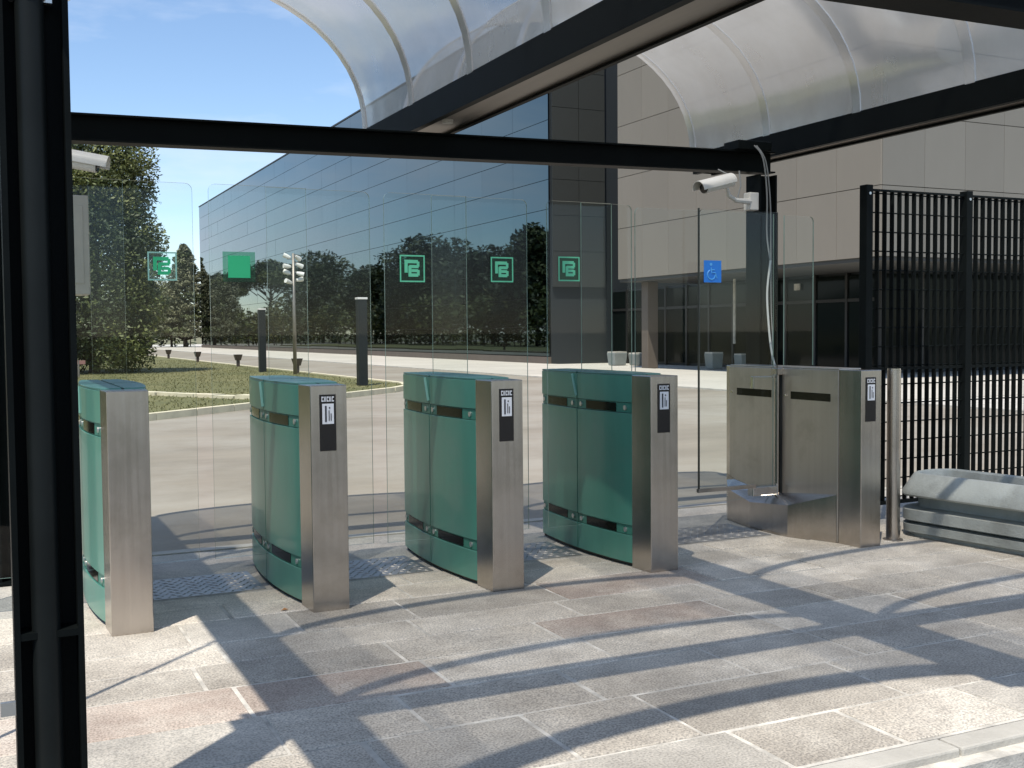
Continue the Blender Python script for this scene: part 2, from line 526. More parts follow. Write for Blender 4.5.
# strip under the gates: concrete with chequer plates, then the pale rear kerb
gs = struct(MB().box((-4, 5.832, -0.12), (9.6, 7.06, -0.004)).build('gate_floor', 'concrete_floor'))
kr = struct(MB().box((-4, 7.062, -0.16), (9.6, 7.16, 0.004)).build('rear_kerb', 'kerb'))
TC = [0.584, 1.509, 2.465, 3.437, 4.952]                        # centre lines of the five turnstiles
VF = 5.224                                                       # their front faces
dia = MB()
def lozenge(b, cx, cy, ang, a=0.022, w=0.0055, h=0.003):
    ca, sa = math.cos(ang), math.sin(ang)
    p = [(-a, 0), (0, -w), (a, 0), (0, w)]
    b.add([(cx + q[0] * ca - q[1] * sa, cy + q[0] * sa + q[1] * ca, 0.0005) for q in p] + [(cx, cy, h + .002)],
          [(0, 1, 4), (1, 2, 4), (2, 3, 4), (3, 0, 4)])
for i in range(4):
    a = TC[i] + 0.175
    bnd = TC[i + 1] - 0.175 if i < 3 else TC[4] - 0.26
    pl = MB().box((a, 5.86, -0.012), (bnd, 6.34, 0.0005))
    ny = 0
    y = 5.885
    while y < 6.32:
        x = a + 0.025 + (0.027 if ny % 2 else 0)
        while x < bnd - 0.02:
            lozenge(pl, x, y, rad(50) if (int((x - a) / 0.054) + ny) % 2 else rad(-40))
            x += 0.054
        y += 0.038
        ny += 1
    pl.build('chequer_plate', 'plate', gs)

# lawn with its kerb
lawn_pts = [(-60, -2), (-14, 3.5), (-3.2, 13.4), (2.42, 18.85), (6.3, 22.5), (8.6, 24.75), (9.35, 25.8), (9.72, 27.2), (9.75, 29), (9.75, 140), (-60, 140)]
lw = struct(MB().prism(lawn_pts, -0.1, 0.065).build('lawn', 'lawn'))
# kerb stones along the lawn
def kerb_run(pts, step, name, m_, w=0.16, h0=-0.12, h1=0.095):
    P = [Vector((p[0], p[1], 0)) for p in pts]
    par = None
    for a, b in zip(P[:-1], P[1:]):
        d = b - a
        n = max(1, round(d.length / step))
        ang = math.atan2(d.y, d.x)
        L = d.length / n
        for i in range(n):
            bx = MB().box((0.006, -w, h0), (L - 0.006, 0, h1))
            o = bx.build('kerb_stone', m_, lw)
            o.location = a + d * (i / n)
            o.rotation_euler = (0, 0, ang)
kerb_run(lawn_pts[2:9], 1.0, 'kerb_stone', 'kerb_yellow')
kerb_run([(9.75, 29), (9.75, 75)], 2.0, 'kerb_stone', 'kerb_yellow')
edge = MB()
for i in range(12):
    t0, t1 = i / 12, (i + 1) / 12
    a, b = Vector((1.3, 28.6, 0)), Vector((5.0, 22.1, 0))
    p, q = a.lerp(b, t0), a.lerp(b, t1)
    n = (b - a).normalized().cross(Vector((0, 0, 1))) * 0.12
    w1 = rnd.uniform(0.8, 1.5)
    g = (b - a).normalized() * .015
    pts = [p - n * w1 + g, p + n * w1 + g, q + n * w1 - g, q - n * w1 - g]
    MB().prism([(u.x, u.y) for u in pts][::-1], 0.03, 0.13 + rnd.uniform(-.02, .02)).build('edging_stone', 'kerb_yellow', lw)
# grass blades over the nearer lawn
gb = MB()
rg = random.Random(5)
def inside(x, y, pts):
    c = False
    j = len(pts) - 1
    for i in range(len(pts)):
        if (pts[i][1] > y) != (pts[j][1] > y) and x < (pts[j][0] - pts[i][0]) * (y - pts[i][1]) / (pts[j][1] - pts[i][1]) + pts[i][0]:
            c = not c
        j = i
    return c
cnt = 0
while cnt < 34000:
    x, y = rg.uniform(-4, 9.6), 17 + 43 * rg.random() ** 1.4
    if not inside(x, y, lawn_pts):
        continue
    cnt += 1
    h = rg.uniform(0.015, 0.05)
    a = rg.uniform(0, 6.28)
    w = 0.014
    dx, dy = math.cos(a) * w, math.sin(a) * w
    gb.add([(x - dx, y - dy, 0.06), (x + dx, y + dy, 0.06), (x + rg.uniform(-.05, .05), y + rg.uniform(-.05, .05), 0.065 + h)], [(0, 1, 2)])
go = gb.build('grass', 'blade')
go['kind'] = 'stuff'
go['label'] = 'short olive green lawn grass behind the gates'

# hills far to the left, seen in the mirror glass
hm = MB()
hp = [(-1900, 300 + i * 110) for i in range(24)]
vs = []
for i, (hx, hy) in enumerate(hp):
    t = i / 23
    hgt = 75 + 70 * math.exp(-((t - .55) / .16) ** 2) + 26 * math.sin(i * 1.7) * (0.4 + 0.6 * math.sin(i * .6) ** 2)
    vs += [(hx + 500, hy * 1.0, -1), (hx, hy, hgt), (hx - 500, hy, -1)]
fs = []
for i in range(23):
    a = i * 3
    fs += [(a, a + 3, a + 4, a + 1), (a + 1, a + 4, a + 5, a + 2)]
struct(hm.add(vs, fs).build('hill', 'hill', smooth=True))

# ------------------------------------------------------------------ the building
bld = thing('office_building', 'long mirror-glass building with a raised beige panelled block beside it', 'building', (22, 60, 0))
def onb(o):
    o.parent = bld
    o.matrix_parent_inverse = Matrix.Translation((-22, -60, 0))
    return o
UF, V0, V1 = 22.0, 42.4, 126.0
onb(MB().box((UF + 0.12, V0 + .02, -0.1), (UF + 30, V1, 15.40)).build('wall', 'joint'))
onb(MB().box((UF - 0.03, V0, 15.46), (UF + 30, V1 + .05, 15.56)).build('roof', 'frame_dark'))
onb(MB().box((UF - 0.02, V0, -0.1), (UF + 0.11, V1, 0.30)).build('plinth', 'column_brown'))
rows, cols = 12, 24
ph = 1.26
pw = (V1 - V0) / cols
pane_me = MB().box((-0.012, 0.003, 0.012), (0.012, pw - 0.003, ph - 0.012)).mesh('glass_pane', 'mirror_glass')
rp_ = random.Random(3)
for c_ in range(cols):
    for r_ in range(rows):
        o = link('glass_pane', pane_me, bld)
        o.location = (UF + 0.03 - 22, V0 + c_ * pw - 60, 0.33 + r_ * ph)
        o.rotation_euler = (0, rad(rp_.gauss(0, 0.05)), rad(rp_.gauss(0, 0.05)))
# dark return wall with panel joints
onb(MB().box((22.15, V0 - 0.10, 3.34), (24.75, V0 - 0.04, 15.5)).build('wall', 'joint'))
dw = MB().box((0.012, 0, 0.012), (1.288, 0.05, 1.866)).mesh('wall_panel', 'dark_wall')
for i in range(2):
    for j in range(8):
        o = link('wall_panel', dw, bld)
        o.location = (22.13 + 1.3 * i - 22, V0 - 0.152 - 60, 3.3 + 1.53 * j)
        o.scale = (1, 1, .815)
onb(MB().box((24.78, V0 + 0.5, 0), (30, V0 + 0.8, 15.4)).build('wall', 'joint'))
# raised beige block
BU, BV0, BV1, BB, BH = 21.5, 22.4, 35.8, 3.3, 18.3
onb(MB().box((BU + 0.06, BV0 + 0.06, BB + 0.02), (BU + 26, BV1 - 0.02, BH - .05)).build('wall', 'joint_beige'))
onb(MB().box((BU + 0.05, BV0 + .05, BB - 0.10), (BU + 26, BV1 - .02, BB + 0.015)).build('soffit', 'soffit'))
bw = (BV1 - BV0) / 8
bp_ = MB().box((0, 0.006, 0.010), (0.055, bw - 0.006, 1.865)).mesh('wall_panel', 'beige_wall')
for i in range(8):
    for j in range(8):
        o = link('wall_panel', bp_, bld)
        o.location = (BU - 22, BV0 + i * bw - 60, BB + j * 1.875)
gp_ = MB().box((0.006, 0, 0.010), (1.494, 0.055, 1.865)).mesh('wall_panel', 'grey_wall')
for i in range(12):
    for j in range(8):
        o = link('wall_panel', gp_, bld)
        o.location = (BU + 0.06 + i * 1.5 - 22, BV0 - 60, BB + j * 1.875)
# glazed ground floor set back under the block
GU, GV = 25.2, 26.2
onb(MB().box((GU + 0.1, GV + .1, 0), (GU + 20, 42.8, BB - 0.11)).build('wall', 'joint'))
for i in range(11):
    a = GV + i * 1.5
    onb(MB().box((GU, a + .06, 0.12), (GU + 0.03, a + 1.44, 2.25)).build('glass_pane', 'shop_glass'))
    onb(MB().box((GU, a + .06, 2.37), (GU + 0.03, a + 1.44, 3.10)).build('glass_pane', 'shop_glass'))
    onb(MB().box((GU - 0.05, a - .05, 0.0), (GU + 0.06, a + .05, BB - .12)).build('mullion', 'frame_dark'))
onb(MB().box((GU - 0.04, GV, 2.26), (GU + 0.05, 42.7, 2.36)).build('transom', 'frame_dark'))
for i in range(10):
    a = GU + .1 + i * 1.6
    onb(MB().box((a + .05, GV, 0.12), (a + 1.55, GV + 0.03, 3.10)).build('glass_pane', 'shop_glass'))
    onb(MB().box((a - .05, GV - .04, 0.0), (a + .05, GV + .05, BB - .12)).build('mullion', 'frame_dark'))
for vv in (35.0,):
    onb(MB().box((22.15, vv - .22, 0), (22.6, vv + .22, BB - .105)).build('column', 'column_brown', bevel=.02))
for (pv, pz) in ((31.6, 2.75), (29.9, 2.72)):
    onb(MB().box((GU - 0.10, pv, pz), (GU - 0.06, pv + .28, pz + .22)).build('sign_plate', 'grout'))
onb(MB().cyl(24.2, 32.3, 0.9, BB - .1, 0.05, 10).build('downpipe', 'grout'))
def planter_box(u, v_, w, h, label):
    t = thing('planter_box', label, 'planter', (u, v_, 0.008), 'pale boxes in the shade under the block')
    MB().add([(-w * .42, -w * .42, 0), (w * .42, -w * .42, 0), (w * .42, w * .42, 0), (-w * .42, w * .42, 0), (-w / 2, -w / 2, h), (w / 2, -w / 2, h), (w / 2, w / 2, h), (-w / 2, w / 2, h)],
             [(0, 3, 2, 1), (4, 5, 6, 7), (0, 1, 5, 4), (1, 2, 6, 5), (2, 3, 7, 6), (3, 0, 4, 7)]).build('tub', 'pale_box', t, bevel=.02)
    MB().box((-w * .46, -w * .46, h), (w * .46, w * .46, h + .05)).build('lid', 'kerb', t)
planter_box(23.3, 38.9, .62, .5, 'pale square box on the pavement at the foot of the dark wall')
planter_box(23.95, 38.4, .55, .45, 'smaller pale box just right of the box by the dark wall')
planter_box(23.6, 32.7, .5, .55, 'pale box below the white downpipe in front of the glazing')
planter_box(24.1, 31.7, .45, .5, 'pale box beside the edge of the glass with the blue sign')

# ------------------------------------------------------------------ trees
def leaf_cloud(mb, rng, centre, rx, ry, rz, n, size, droop=0.0, shell=0.55, mi=0):
    cx, cy, cz = centre
    for _ in range(n):
        while True:
            d = Vector((rng.gauss(0, 1), rng.gauss(0, 1), rng.gauss(0, 1)))
            if d.length > .01:
                break
        d.normalize()
        r = shell + (1 - shell) * rng.random() ** 0.6
        p = Vector((cx + d.x * rx * r, cy + d.y * ry * r, cz + d.z * rz * r))
        s = size * rng.uniform(.6, 1.35)
        a = Vector((rng.gauss(0, 1), rng.gauss(0, 1), rng.gauss(0, .7) - droop)).normalized()
        b = a.cross(d + Vector((rng.gauss(0, .5), rng.gauss(0, .5), rng.gauss(0, .5))))
        if b.length < .05:
            continue
        b.normalize()
        mb.add([p - a * s, p + b * s * .42, p + a * s, p - b * s * .42], [(0, 1, 2, 3)], mi)

def make_tree(name, label, loc, height, radius, mats, seed, n_clump, leaves, leaf, form='round', group=None, trunk_h=None):
    rng = random.Random(seed)
    t = thing(name, label, 'tree', loc, group)
    tr, cw = MB(), MB()
    th = trunk_h if trunk_h is not None else height * .3
    r0 = max(.08, height * .022)
    top = height * .86
    tr.tube([(0, 0, -.15), (rng.uniform(-.1, .1), rng.uniform(-.1, .1), th * .6), (rng.uniform(-.2, .2), rng.uniform(-.2, .2), th + (top - th) * .4), (0, 0, top)],
            [r0 * 1.25, r0, r0 * .7, r0 * .2], 9)
    for i in range(n_clump):
        f = (i + .5) / n_clump
        a = i * 2.39996 + rng.uniform(-.4, .4)
        if form == 'umbrella':
            rr = radius * math.sqrt(rng.random()) * .9
            z = th + (height - th) * (.45 + .38 * (1 - (rr / radius) ** 2)) + rng.uniform(-.3, .3)
            cr_ = (radius * .30, radius * .30, (height - th) * .20)
        elif form == 'column':
            z = th + (height - th) * f
            prof = min(1, 0.78 + 1.2 * f) * (1 - max(0, (f - .8) / .2) ** 2.0 * .45)
            rr = radius * prof * rng.uniform(.50, .82)
            cr_ = (radius * .38, radius * .38, height * .085)
        elif form == 'cedar':
            z = th + (height - th) * f
            rr = radius * (1.05 - f) * rng.uniform(.5, .95)
            cr_ = (radius * .34 * (1.25 - f), radius * .34 * (1.25 - f), height * .028)
        else:
            z = th + (height - th) * (.16 + .72 * f)
            prof = math.sin(math.pi * (.16 + .74 * f)) ** .6
            rr = radius * prof * rng.uniform(.35, .85)
            cr_ = (radius * .36, radius * .36, (height - th) * .15)
        c0 = (math.cos(a) * rr, math.sin(a) * rr, z)
        zb = max(th * .7, z - rr * .7 - .3)
        if i % 2 == 0:
            tr.tube([(0, 0, min(zb, top * .95)), (c0[0] * .5, c0[1] * .5, (min(zb, top * .95) + z) / 2 + .1), c0], [r0 * .4, r0 * .25, r0 * .1], 5)
        k_ = rng.uniform(.8, 1.2)
        leaf_cloud(cw, rng, c0, cr_[0] * k_, cr_[1] * k_, cr_[2] * k_, leaves, leaf, mi=rng.randrange(len(mats)))
    tr.build('trunk', 'bark', t, smooth=True)
    cw.build('crown', mats, t)
    return t
make_tree('evergreen_tree', 'tall dense olive-green tree on the lawn beside the black post', (3.55, 41.5, 0.06), 8.0, 2.45,
          ['leaf_olive', 'leaf_mid', 'leaf_dark', 'leaf_olive'], 11, 110, 640, .078, 'column', trunk_h=0.5)
make_tree('evergreen_tree', 'leafy tree left of the black post at the picture edge', (-1.5, 38.5, 0.06), 9.5, 2.6,
          ['leaf_olive', 'leaf_mid', 'leaf_yellow'], 12, 70, 320, .11, 'column', trunk_h=0.6)
make_tree('cedar_tree', 'layered cedar tree by the far end of the mirror building', (21.6, 134, 0), 11.8, 4.3,
          ['leaf_grey', 'leaf_grey', 'leaf_mid'], 13, 110, 130, .20, 'cedar', trunk_h=1.2)
make_tree('olive_tree', 'greyish round tree between the tall tree and the cedar', (18.3, 139, 0), 8.6, 3.3,
          ['leaf_grey', 'leaf_grey', 'leaf_olive'], 14, 44, 300, .16, 'round', trunk_h=1.0)
make_tree('olive_tree', 'yellowish green tree at the end of the road under the cedar', (20.3, 136, 0), 6.4, 2.8,
          ['leaf_yellow', 'leaf_olive', 'leaf_grey'], 16, 36, 260, .17, 'round', trunk_h=.8)
for i, (uu, vv, hh, rr, lb) in enumerate(((-8.5, 30.5, 8.5, 3.2, 'dark tree on the lawn left of the picture, nearest the post'),
                                          (-14.5, 25.5, 9.0, 3.6, 'dark tree on the lawn left of the picture, second from the post'),
                                          (-20.5, 21.5, 9.0, 3.6, 'dark tree on the lawn left of the picture, third from the post'),
                                          (-13.0, 36.0, 10.0, 4.0, 'dark tree on the lawn left of the picture, farthest back'))):
    make_tree('evergreen_tree', lb, (uu, vv, 0.06), hh, rr, ['leaf_dark', 'leaf_mid', 'leaf_dark'], 60 + i, 40, 190, .24, 'column', 'trees on the lawn left of the picture', trunk_h=.8)
# trees on the far side of the lawn: they stand out of the picture and show in the mirror glass
refl = [('umbrella_pine', 'umbrella', -6, 262, 15.8, 6.3, 'leftmost flat-topped pine mirrored in the glass front'),
        ('umbrella_pine', 'umbrella', -6, 212, 15.2, 7.6, 'second flat-topped pine mirrored in the glass front'),
        ('broadleaf_tree', 'round', -5, 172, 14.2, 6.0, 'round dark tree mirrored behind the floodlight pole'),
        ('broadleaf_tree', 'round', -9, 158, 11.5, 5.2, 'lower dark tree mirrored right of the floodlight pole'),
        ('broadleaf_tree', 'round', -6, 128, 13.4, 6.2, 'tall dark tree mirrored behind the second framed logo'),
        ('broadleaf_tree', 'round', -8, 114, 11.0, 5.6, 'dark tree mirrored between the second and third framed logos'),
        ('broadleaf_tree', 'round', -5, 96.5, 11.6, 4.4, 'tall dark tree mirrored at the corner of the glass front'),
        ('broadleaf_tree', 'round', -10, 143, 10.0, 5.5, 'dark tree mirrored left of the tall tree behind the logo')]
for i, (nm, fm, uu, vv, hh, rr, lb) in enumerate(refl):
    make_tree(nm, lb, (uu, vv, 0.0), hh, rr, ['leaf_dark', 'leaf_mid', 'leaf_dark'] if fm == 'round' else ['leaf_dark', 'leaf_dark', 'leaf_olive'],
              40 + i, 46 if fm == 'round' else 44, 210, .36, fm, 'trees mirrored in the glass front',
              trunk_h=(1.2 if fm == 'round' else hh * .45))
def hedge(label, u, v0, v1, h, seed, rz=0.0, group='hedges mirrored in the glass front'):
    rng = random.Random(seed)
    t = thing('hedge', label, 'hedge', (u, (v0 + v1) / 2, 0), group, rz)
    cw, st = MB(), MB()
    L = (v1 - v0) / 2
    n = int((v1 - v0) / 1.6)
    for i in range(n):
        y = -L + (i + .5) * 1.6 + rng.uniform(-.5, .5)
        hh = h * rng.uniform(.72, 1.15)
        leaf_cloud(cw, rng, (rng.uniform(-.6, .6), y, hh * .52), 1.6, 1.5, hh * .54, 130, .34, mi=rng.randrange(3))
        st.tube([(0, y, -.1), (0, y + .1, hh * .6)], [.08, .03], 5)
    st.build('stem', 'bark', t)
    cw.build('foliage', ['leaf_olive', 'leaf_dark', 'leaf_yellow'], t)
hedge('long clipped hedge mirrored low in the glass front, nearer half', -2.2, 78, 150, 5.4, 71)
hedge('long clipped hedge mirrored low in the glass front, farther half', -2.2, 152, 262, 6.4, 72)

hedge('mixed green shrubs closing the far end of the road', 15.5, 132, 150, 5.6, 73, rad(-82), None)

# ------------------------------------------------------------------ lamps and posts out on the lawn
for i, (vv, lb) in enumerate(((36.3, 'small brown bollard light beside the floodlight pole, nearest of its row'), (45.7, 'brown bollard light left of the dark pillar, second of its row'),
                              (55.1, 'third small brown bollard light along the lawn edge'), (64.4, 'fourth small brown bollard light along the lawn edge'),
                              (73.8, 'farthest tiny brown bollard light by the foot of the tall tree'))):
    t = thing('bollard_light', lb, 'bollard light', (9.42, vv, 0.06), 'brown bollard lights along the lawn edge')
    MB().box((-.06, -.06, 0), (.06, .06, .26)).build('stem', 'lamp_brown', t)
    MB().add([(-.1, -.1, .26), (.1, -.1, .26), (.1, .1, .26), (-.1, .1, .26), (-.16, -.16, .5), (.16, -.16, .5), (.16, .16, .5), (-.16, .16, .5)],
             [(0, 3, 2, 1), (4, 5, 6, 7), (0, 1, 5, 4), (1, 2, 6, 5), (2, 3, 7, 6), (3, 0, 4, 7)]).build('lamp_head', 'lamp_brown', t, bevel=.01)
for (vv, uu, lb) in ((26.6, 8.55, 'dark square lighting pillar with pale cap on the lawn corner'), (38.4, 8.75, 'dark square lighting pillar standing behind the second turnstile')):
    t = thing('light_pillar', lb, 'pillar', (uu, vv, 0.06), 'dark lighting pillars on the lawn')
    MB().box((-.115, -.115, 0), (.115, .115, 2.15)).build('shaft', 'pillar', t, bevel=.008)
    MB().box((-.125, -.125, 2.15), (.125, .125, 2.20)).build('cap', 'white_plastic', t, bevel=.006)
fp = thing('floodlight_pole', 'slim grey pole topped with a cluster of white floodlights', 'light pole', (9.12, 35.4, 0.06))
MB().tube([(0, 0, 0), (0, 0, 3.9)], [.065, .045], 10).build('pole', 'galv', fp, smooth=True)
rf = random.Random(9)
for i, (z, a, tl) in enumerate(((3.02, .3, -.2), (3.22, 2.6, -.35), (3.3, -.3, .25), (3.46, 3.3, -.1), (3.6, .2, .35), (3.72, 2.9, -.4), (3.86, .6, .4), (2.92, 3.6, -.3))):
    o = MB().box((.02, -.015, -.015), (.2, .015, .015)).build('bracket', 'galv', fp, loc=(0, 0, z))
    o.rotation_euler = (0, 0, a)
    hd = MB().tube([(.10, 0, 0), (.20, 0, 0), (.34, 0, .0)], [.045, .068, .078], 10).build('lamp_head', 'white_plastic', fp, smooth='auto', loc=(0, 0, z))
    hd.rotation_euler = (0, tl, a)
sg = thing('barrier_sign', 'small red board on a thin post beside the tall tree', 'sign', (2.70, 37.0, 0.06))
MB().cyl(0, 0, 0, .55, .03, 8).build('post', 'galv', sg)
MB().box((-.2, -.02, .42), (.2, .02, .54)).build('board', 'red_sign', sg)

# ------------------------------------------------------------------ turnstiles
BC0, BC1 = VF + 0.188, VF + 1.313          # green sides run between the steel end caps
VEND = VF + 1.373
def halfw(v_):
    t = min(1, max(0, (v_ - BC0) / (BC1 - BC0))) ** .94
    return 0.099 + 0.047 * math.sin(math.pi * t) ** 0.85
def side_shell(va, vb, z0, z1, sgn, off=0.0, thick=0.012, n=9, notch=None):
    """curved panel following the bulged side between va and vb"""
    b = MB()
    secs = []
    for i in range(n + 1):
        v_ = va + (vb - va) * i / n
        w = halfw(v_) + off
        zt = z1
        secs.append([(sgn * w, v_, z0), (sgn * w, v_, zt), (sgn * (w - thick), v_, zt), (sgn * (w - thick), v_, z0)])
    if sgn > 0:
        secs = [q[::-1] for q in secs]
    b.ring(secs)
    return b
mesh_cache = {}
def cached(key, builder, mats, parent, name, bevel=0.0, smooth=False):
    if key not in mesh_cache:
        mesh_cache[key] = builder().mesh(name, mats)
    return link(name, mesh_cache[key], parent, bevel, smooth)

def reader_parts(t, x0=-0.048):
    rd = cached('reader', lambda: MB().box((x0, VF - .004, .775), (x0 + .082, VF + .02, 1.046)), 'reader', t, 'reader', bevel=.002)
    def marks():
        b = MB()
        y0, y1 = VF - .0052, VF - .0042
        # a row of small printed marks, then bars
        xs = [x0 + .010 + i * .0128 for i in range(5)]
        for i, x in enumerate(xs):
            b.box((x, y0, 1.012), (x + .0035, y1, 1.036))
            if i % 2 == 0:
                b.box((x + .004, y0, 1.030), (x + .010, y1, 1.036))
                b.box((x + .004, y0, 1.012), (x + .010, y1, 1.018))
            else:
                b.box((x + .006, y0, 1.012), (x + .009, y1, 1.036))
        return b
    cached('marks', marks, 'print_white', rd, 'printed_marks')
    cached('card', lambda: MB().box((x0 + .013, VF - .0056, .905), (x0 + .070, VF - .0042, 1.002)), 'print_white', rd, 'sticker')
    def arrow():
        b = MB()
        y0, y1 = VF - .0072, VF - .0058
        b.box((x0 + .026, y0, .915), (x0 + .034, y1, .992))
        b.box((x0 + .046, y0, .978), (x0 + .052, y1, .986))
        b.box((x0 + .044, y0, .920), (x0 + .048, y1, .970))
        b.box((x0 + .054, y0, .920), (x0 + .058, y1, .955))
        return b
    cached('arrow', arrow, 'print_black', rd, 'pictogram')

def round_rect(x0, x1, z0, z1, r, corners='lr', n=5):
    pts = [(x0, z0), (x1, z0)]
    if 'r' in corners:
        pts += [(x1 - r + r * math.cos(a), z1 - r + r * math.sin(a)) for a in (math.pi / 2 * i / n for i in range(n + 1))]
    else:
        pts.append((x1, z1))
    if 'l' in corners:
        pts += [(x0 + r + r * math.cos(a), z1 - r + r * math.sin(a)) for a in (math.pi / 2 + math.pi / 2 * i / n for i in range(n + 1))]
    else:
        pts.append((x0, z1))
    return pts
def pane(t, x0, x1, z0, z1, v_, corners, cx, edge='glass_edge', th=0.010):
    pts = [(x - cx, z) for x, z in round_rect(x0, x1, z0, z1, 0.035, corners)]
    n = len(pts)
    g = MB()
    # two big faces (inset 1 mm so the edge band is a skin of its own)
    g.add([(p[0], v_, p[1]) for p in pts], [tuple(range(n))])
    o = g.build('glass_panel', 'glass', t)
    e = MB()
    h = th / 2
    fr_, bk = [(p[0], v_ - h, p[1]) for p in pts], [(p[0], v_ + h, p[1]) for p in pts]
    e.add(fr_ + bk, [(i, (i + 1) % n, n + (i + 1) % n, n + i) for i in range(n)])
    e.build('glass_edge', edge, o)
    return o
def stroke(b, pts, w, y, mi=0, d=.0012):
    """flat lettering stroke with square joints"""
    for (x0, z0), (x1, z1) in zip(pts[:-1], pts[1:]):
        if abs(x1 - x0) > abs(z1 - z0):
            a, c = min(x0, x1) - w / 2, max(x0, x1) + w / 2
            b.box((a, y - d, z0 - w / 2), (c, y, z0 + w / 2), mi)
        else:
            a, c = min(z0, z1) - w / 2, max(z0, z1) + w / 2
            b.box((x0 - w / 2, y - d * 1.02, a), (x0 + w / 2, y, c), mi)
def logo(pn, x, z, v_, s, frame, glyph, film):
    y = v_ - .0055
    f = MB()
    w = s * .052
    h = s / 2
    for a, b_ in (((x - h, z - h), (x + h, z - h + w)), ((x - h, z + h - w), (x + h, z + h)), ((x - h, z - h + w), (x - h + w, z + h - w)), ((x + h - w, z - h + w), (x + h, z + h - w))):
        f.box((a[0], y - .001, a[1]), (b_[0], y, b_[1]))
    o = f.build('sticker', frame, pn)
    k = h - w
    MB().add([(x - k, y + .0008, z - k), (x + k, y + .0008, z - k), (x + k, y + .0008, z + k), (x - k, y + .0008, z + k)], [(0, 1, 2, 3)]).build('film', film, o)
    g = MB()
    u = s * .1
    # emblem: a squared hook on the left wrapped round a three-barred B
    lw_ = u * 1.15
    stroke(g, [(x - 2.5 * u, z - .9 * u), (x - 2.5 * u, z + 2.6 * u), (x + 1.6 * u, z + 2.6 * u)], lw_ * 1.1, y - .0004)
    stroke(g, [(x + 2.3 * u, z + 2.1 * u), (x + 2.3 * u, z + 1.3 * u)], lw_ * .9, y - .0002)
    stroke(g, [(x - .6 * u, z + .75 * u), (x + 1.9 * u, z + .75 * u)], lw_, y - .0004)
    stroke(g, [(x - 1.0 * u, z + .4 * u), (x - 1.0 * u, z - 2.4 * u), (x + 1.7 * u, z - 2.4 * u)], lw_ * 1.05, y - .0004)
    stroke(g, [(x + .2 * u, z - .75 * u), (x + 1.7 * u, z - .75 * u)], lw_ * .95, y - .0004)
    stroke(g, [(x + 2.35 * u, z - 1.0 * u), (x + 2.35 * u, z - 2.0 * u)], lw_ * .9, y - .0002)
    g.build('emblem', glyph, o)
    return o

def turnstile_body(t, green=True):
    sm = 'green' if green else 'steel_body'
    # dark inner core
    def core():
        n = 12
        L = [(-(halfw(BC0 + (BC1 - BC0) * i / n) - .016), BC0 + (BC1 - BC0) * i / n) for i in range(n + 1)]
        R_ = [(-p[0], p[1]) for p in L]
        return MB().prism((L + R_[::-1])[::-1], .012, 1.070)
    cached('core', core, 'core', t, 'core')
    def plinth():
        n = 12
        L = [(-(halfw(BC0 + (BC1 - BC0) * i / n) - .022), BC0 + (BC1 - BC0) * i / n) for i in range(n + 1)]
        R_ = [(-p[0], p[1]) for p in L]
        return MB().prism((L + R_[::-1])[::-1], 0.0, .0115)
    cached('plinth', plinth, 'core', t, 'plinth')
    def cap(front):
        a, b_ = (VF, BC0 - .002) if front else (VEND, BC1 + .002)
        pts = [(-.092, a), (.089, a), (.100, b_), (-.102, b_)]
        if not front:
            pts = [(-.060, a), (.060, a), (.086, b_), (-.086, b_)][::-1]
        return MB().prism(pts, 0.0, 1.090)
    cached('fcap', lambda: cap(True), 'steel', t, 'front_cap', bevel=.004)
    cached('rcap', lambda: cap(False), 'steel', t, 'rear_cap', bevel=.004)
    mid = (BC0 + BC1) / 2
    zrows = [(.022, .178), (.236, .872), (.934, 1.085)]
    for s in (-1, 1):
        for h, (va, vb) in enumerate(((BC0 + .001, mid - .004), (mid + .004, BC1 - .001))):
            for r_, (z0, z1) in enumerate(zrows):
                cached(('side', s, h, r_, green), lambda: side_shell(va, vb, z0, z1, s), sm, t, 'side_panel', smooth='auto', bevel=.0015)
            for r_, (z0, z1) in enumerate(((.181, .233), (.875, .931))):
                bandm = 'slot_green'
                bd = cached(('band', s, h, r_), lambda: side_shell(va, vb, z0, z1, s, off=-.007, thick=.006), bandm, t, 'slot_band', smooth='auto')
                L = vb - va
                cached(('win', s, h, r_), lambda: side_shell(va + L * .26, vb - L * .18, z0 + .003, z1 - .003, s, off=-.0045, thick=.003), 'window_dark', bd, 'slot_window', smooth='auto')
                for q, f in enumerate((.11, .93)):
                    vv = va + L * f
                    def screw():
                        x = s * (halfw(vv) - .006)
                        return MB().tube([(x - s * .002, vv, (z0 + z1) / 2), (x + s * .006, vv, (z0 + z1) / 2)], .014, 12)
                    cached(('scr', s, h, r_, q), screw, 'clamp', bd, 'screw')
        # slanted bright trim where the pane slides out
        def trim():
            x = s * (halfw(mid) + .003)
            return MB().tube([(x, mid + .055, 1.080), (x, mid + .004, .950)], .008, 6)
        cached(('trim', s), trim, 'polished' if not green else 'mint_pale', t, 'slot_trim')
        # lid quarters
        for h, (va, vb) in enumerate(((BC0 + .001, mid - .012), (mid + .012, BC1 - .001))):
            def lid():
                n = 8
                L = [(s * (halfw(va + (vb - va) * i / n) - .002), va + (vb - va) * i / n) for i in range(n + 1)]
                pts = [(s * .006, va)] + L + [(s * .006, vb)]
                if s < 0:
                    pts = pts[::-1]
                return MB().prism(pts, 1.0865, 1.096)
            cached(('lid', s, h, green), lid, 'green_top' if green else 'steel_body', t, 'lid', bevel=.002)
ZT, ZB = 2.11, 0.17
GVL, GVR = 5.935 - .012, 5.935 + .012        # planes of the two panes that slide out of one cabinet
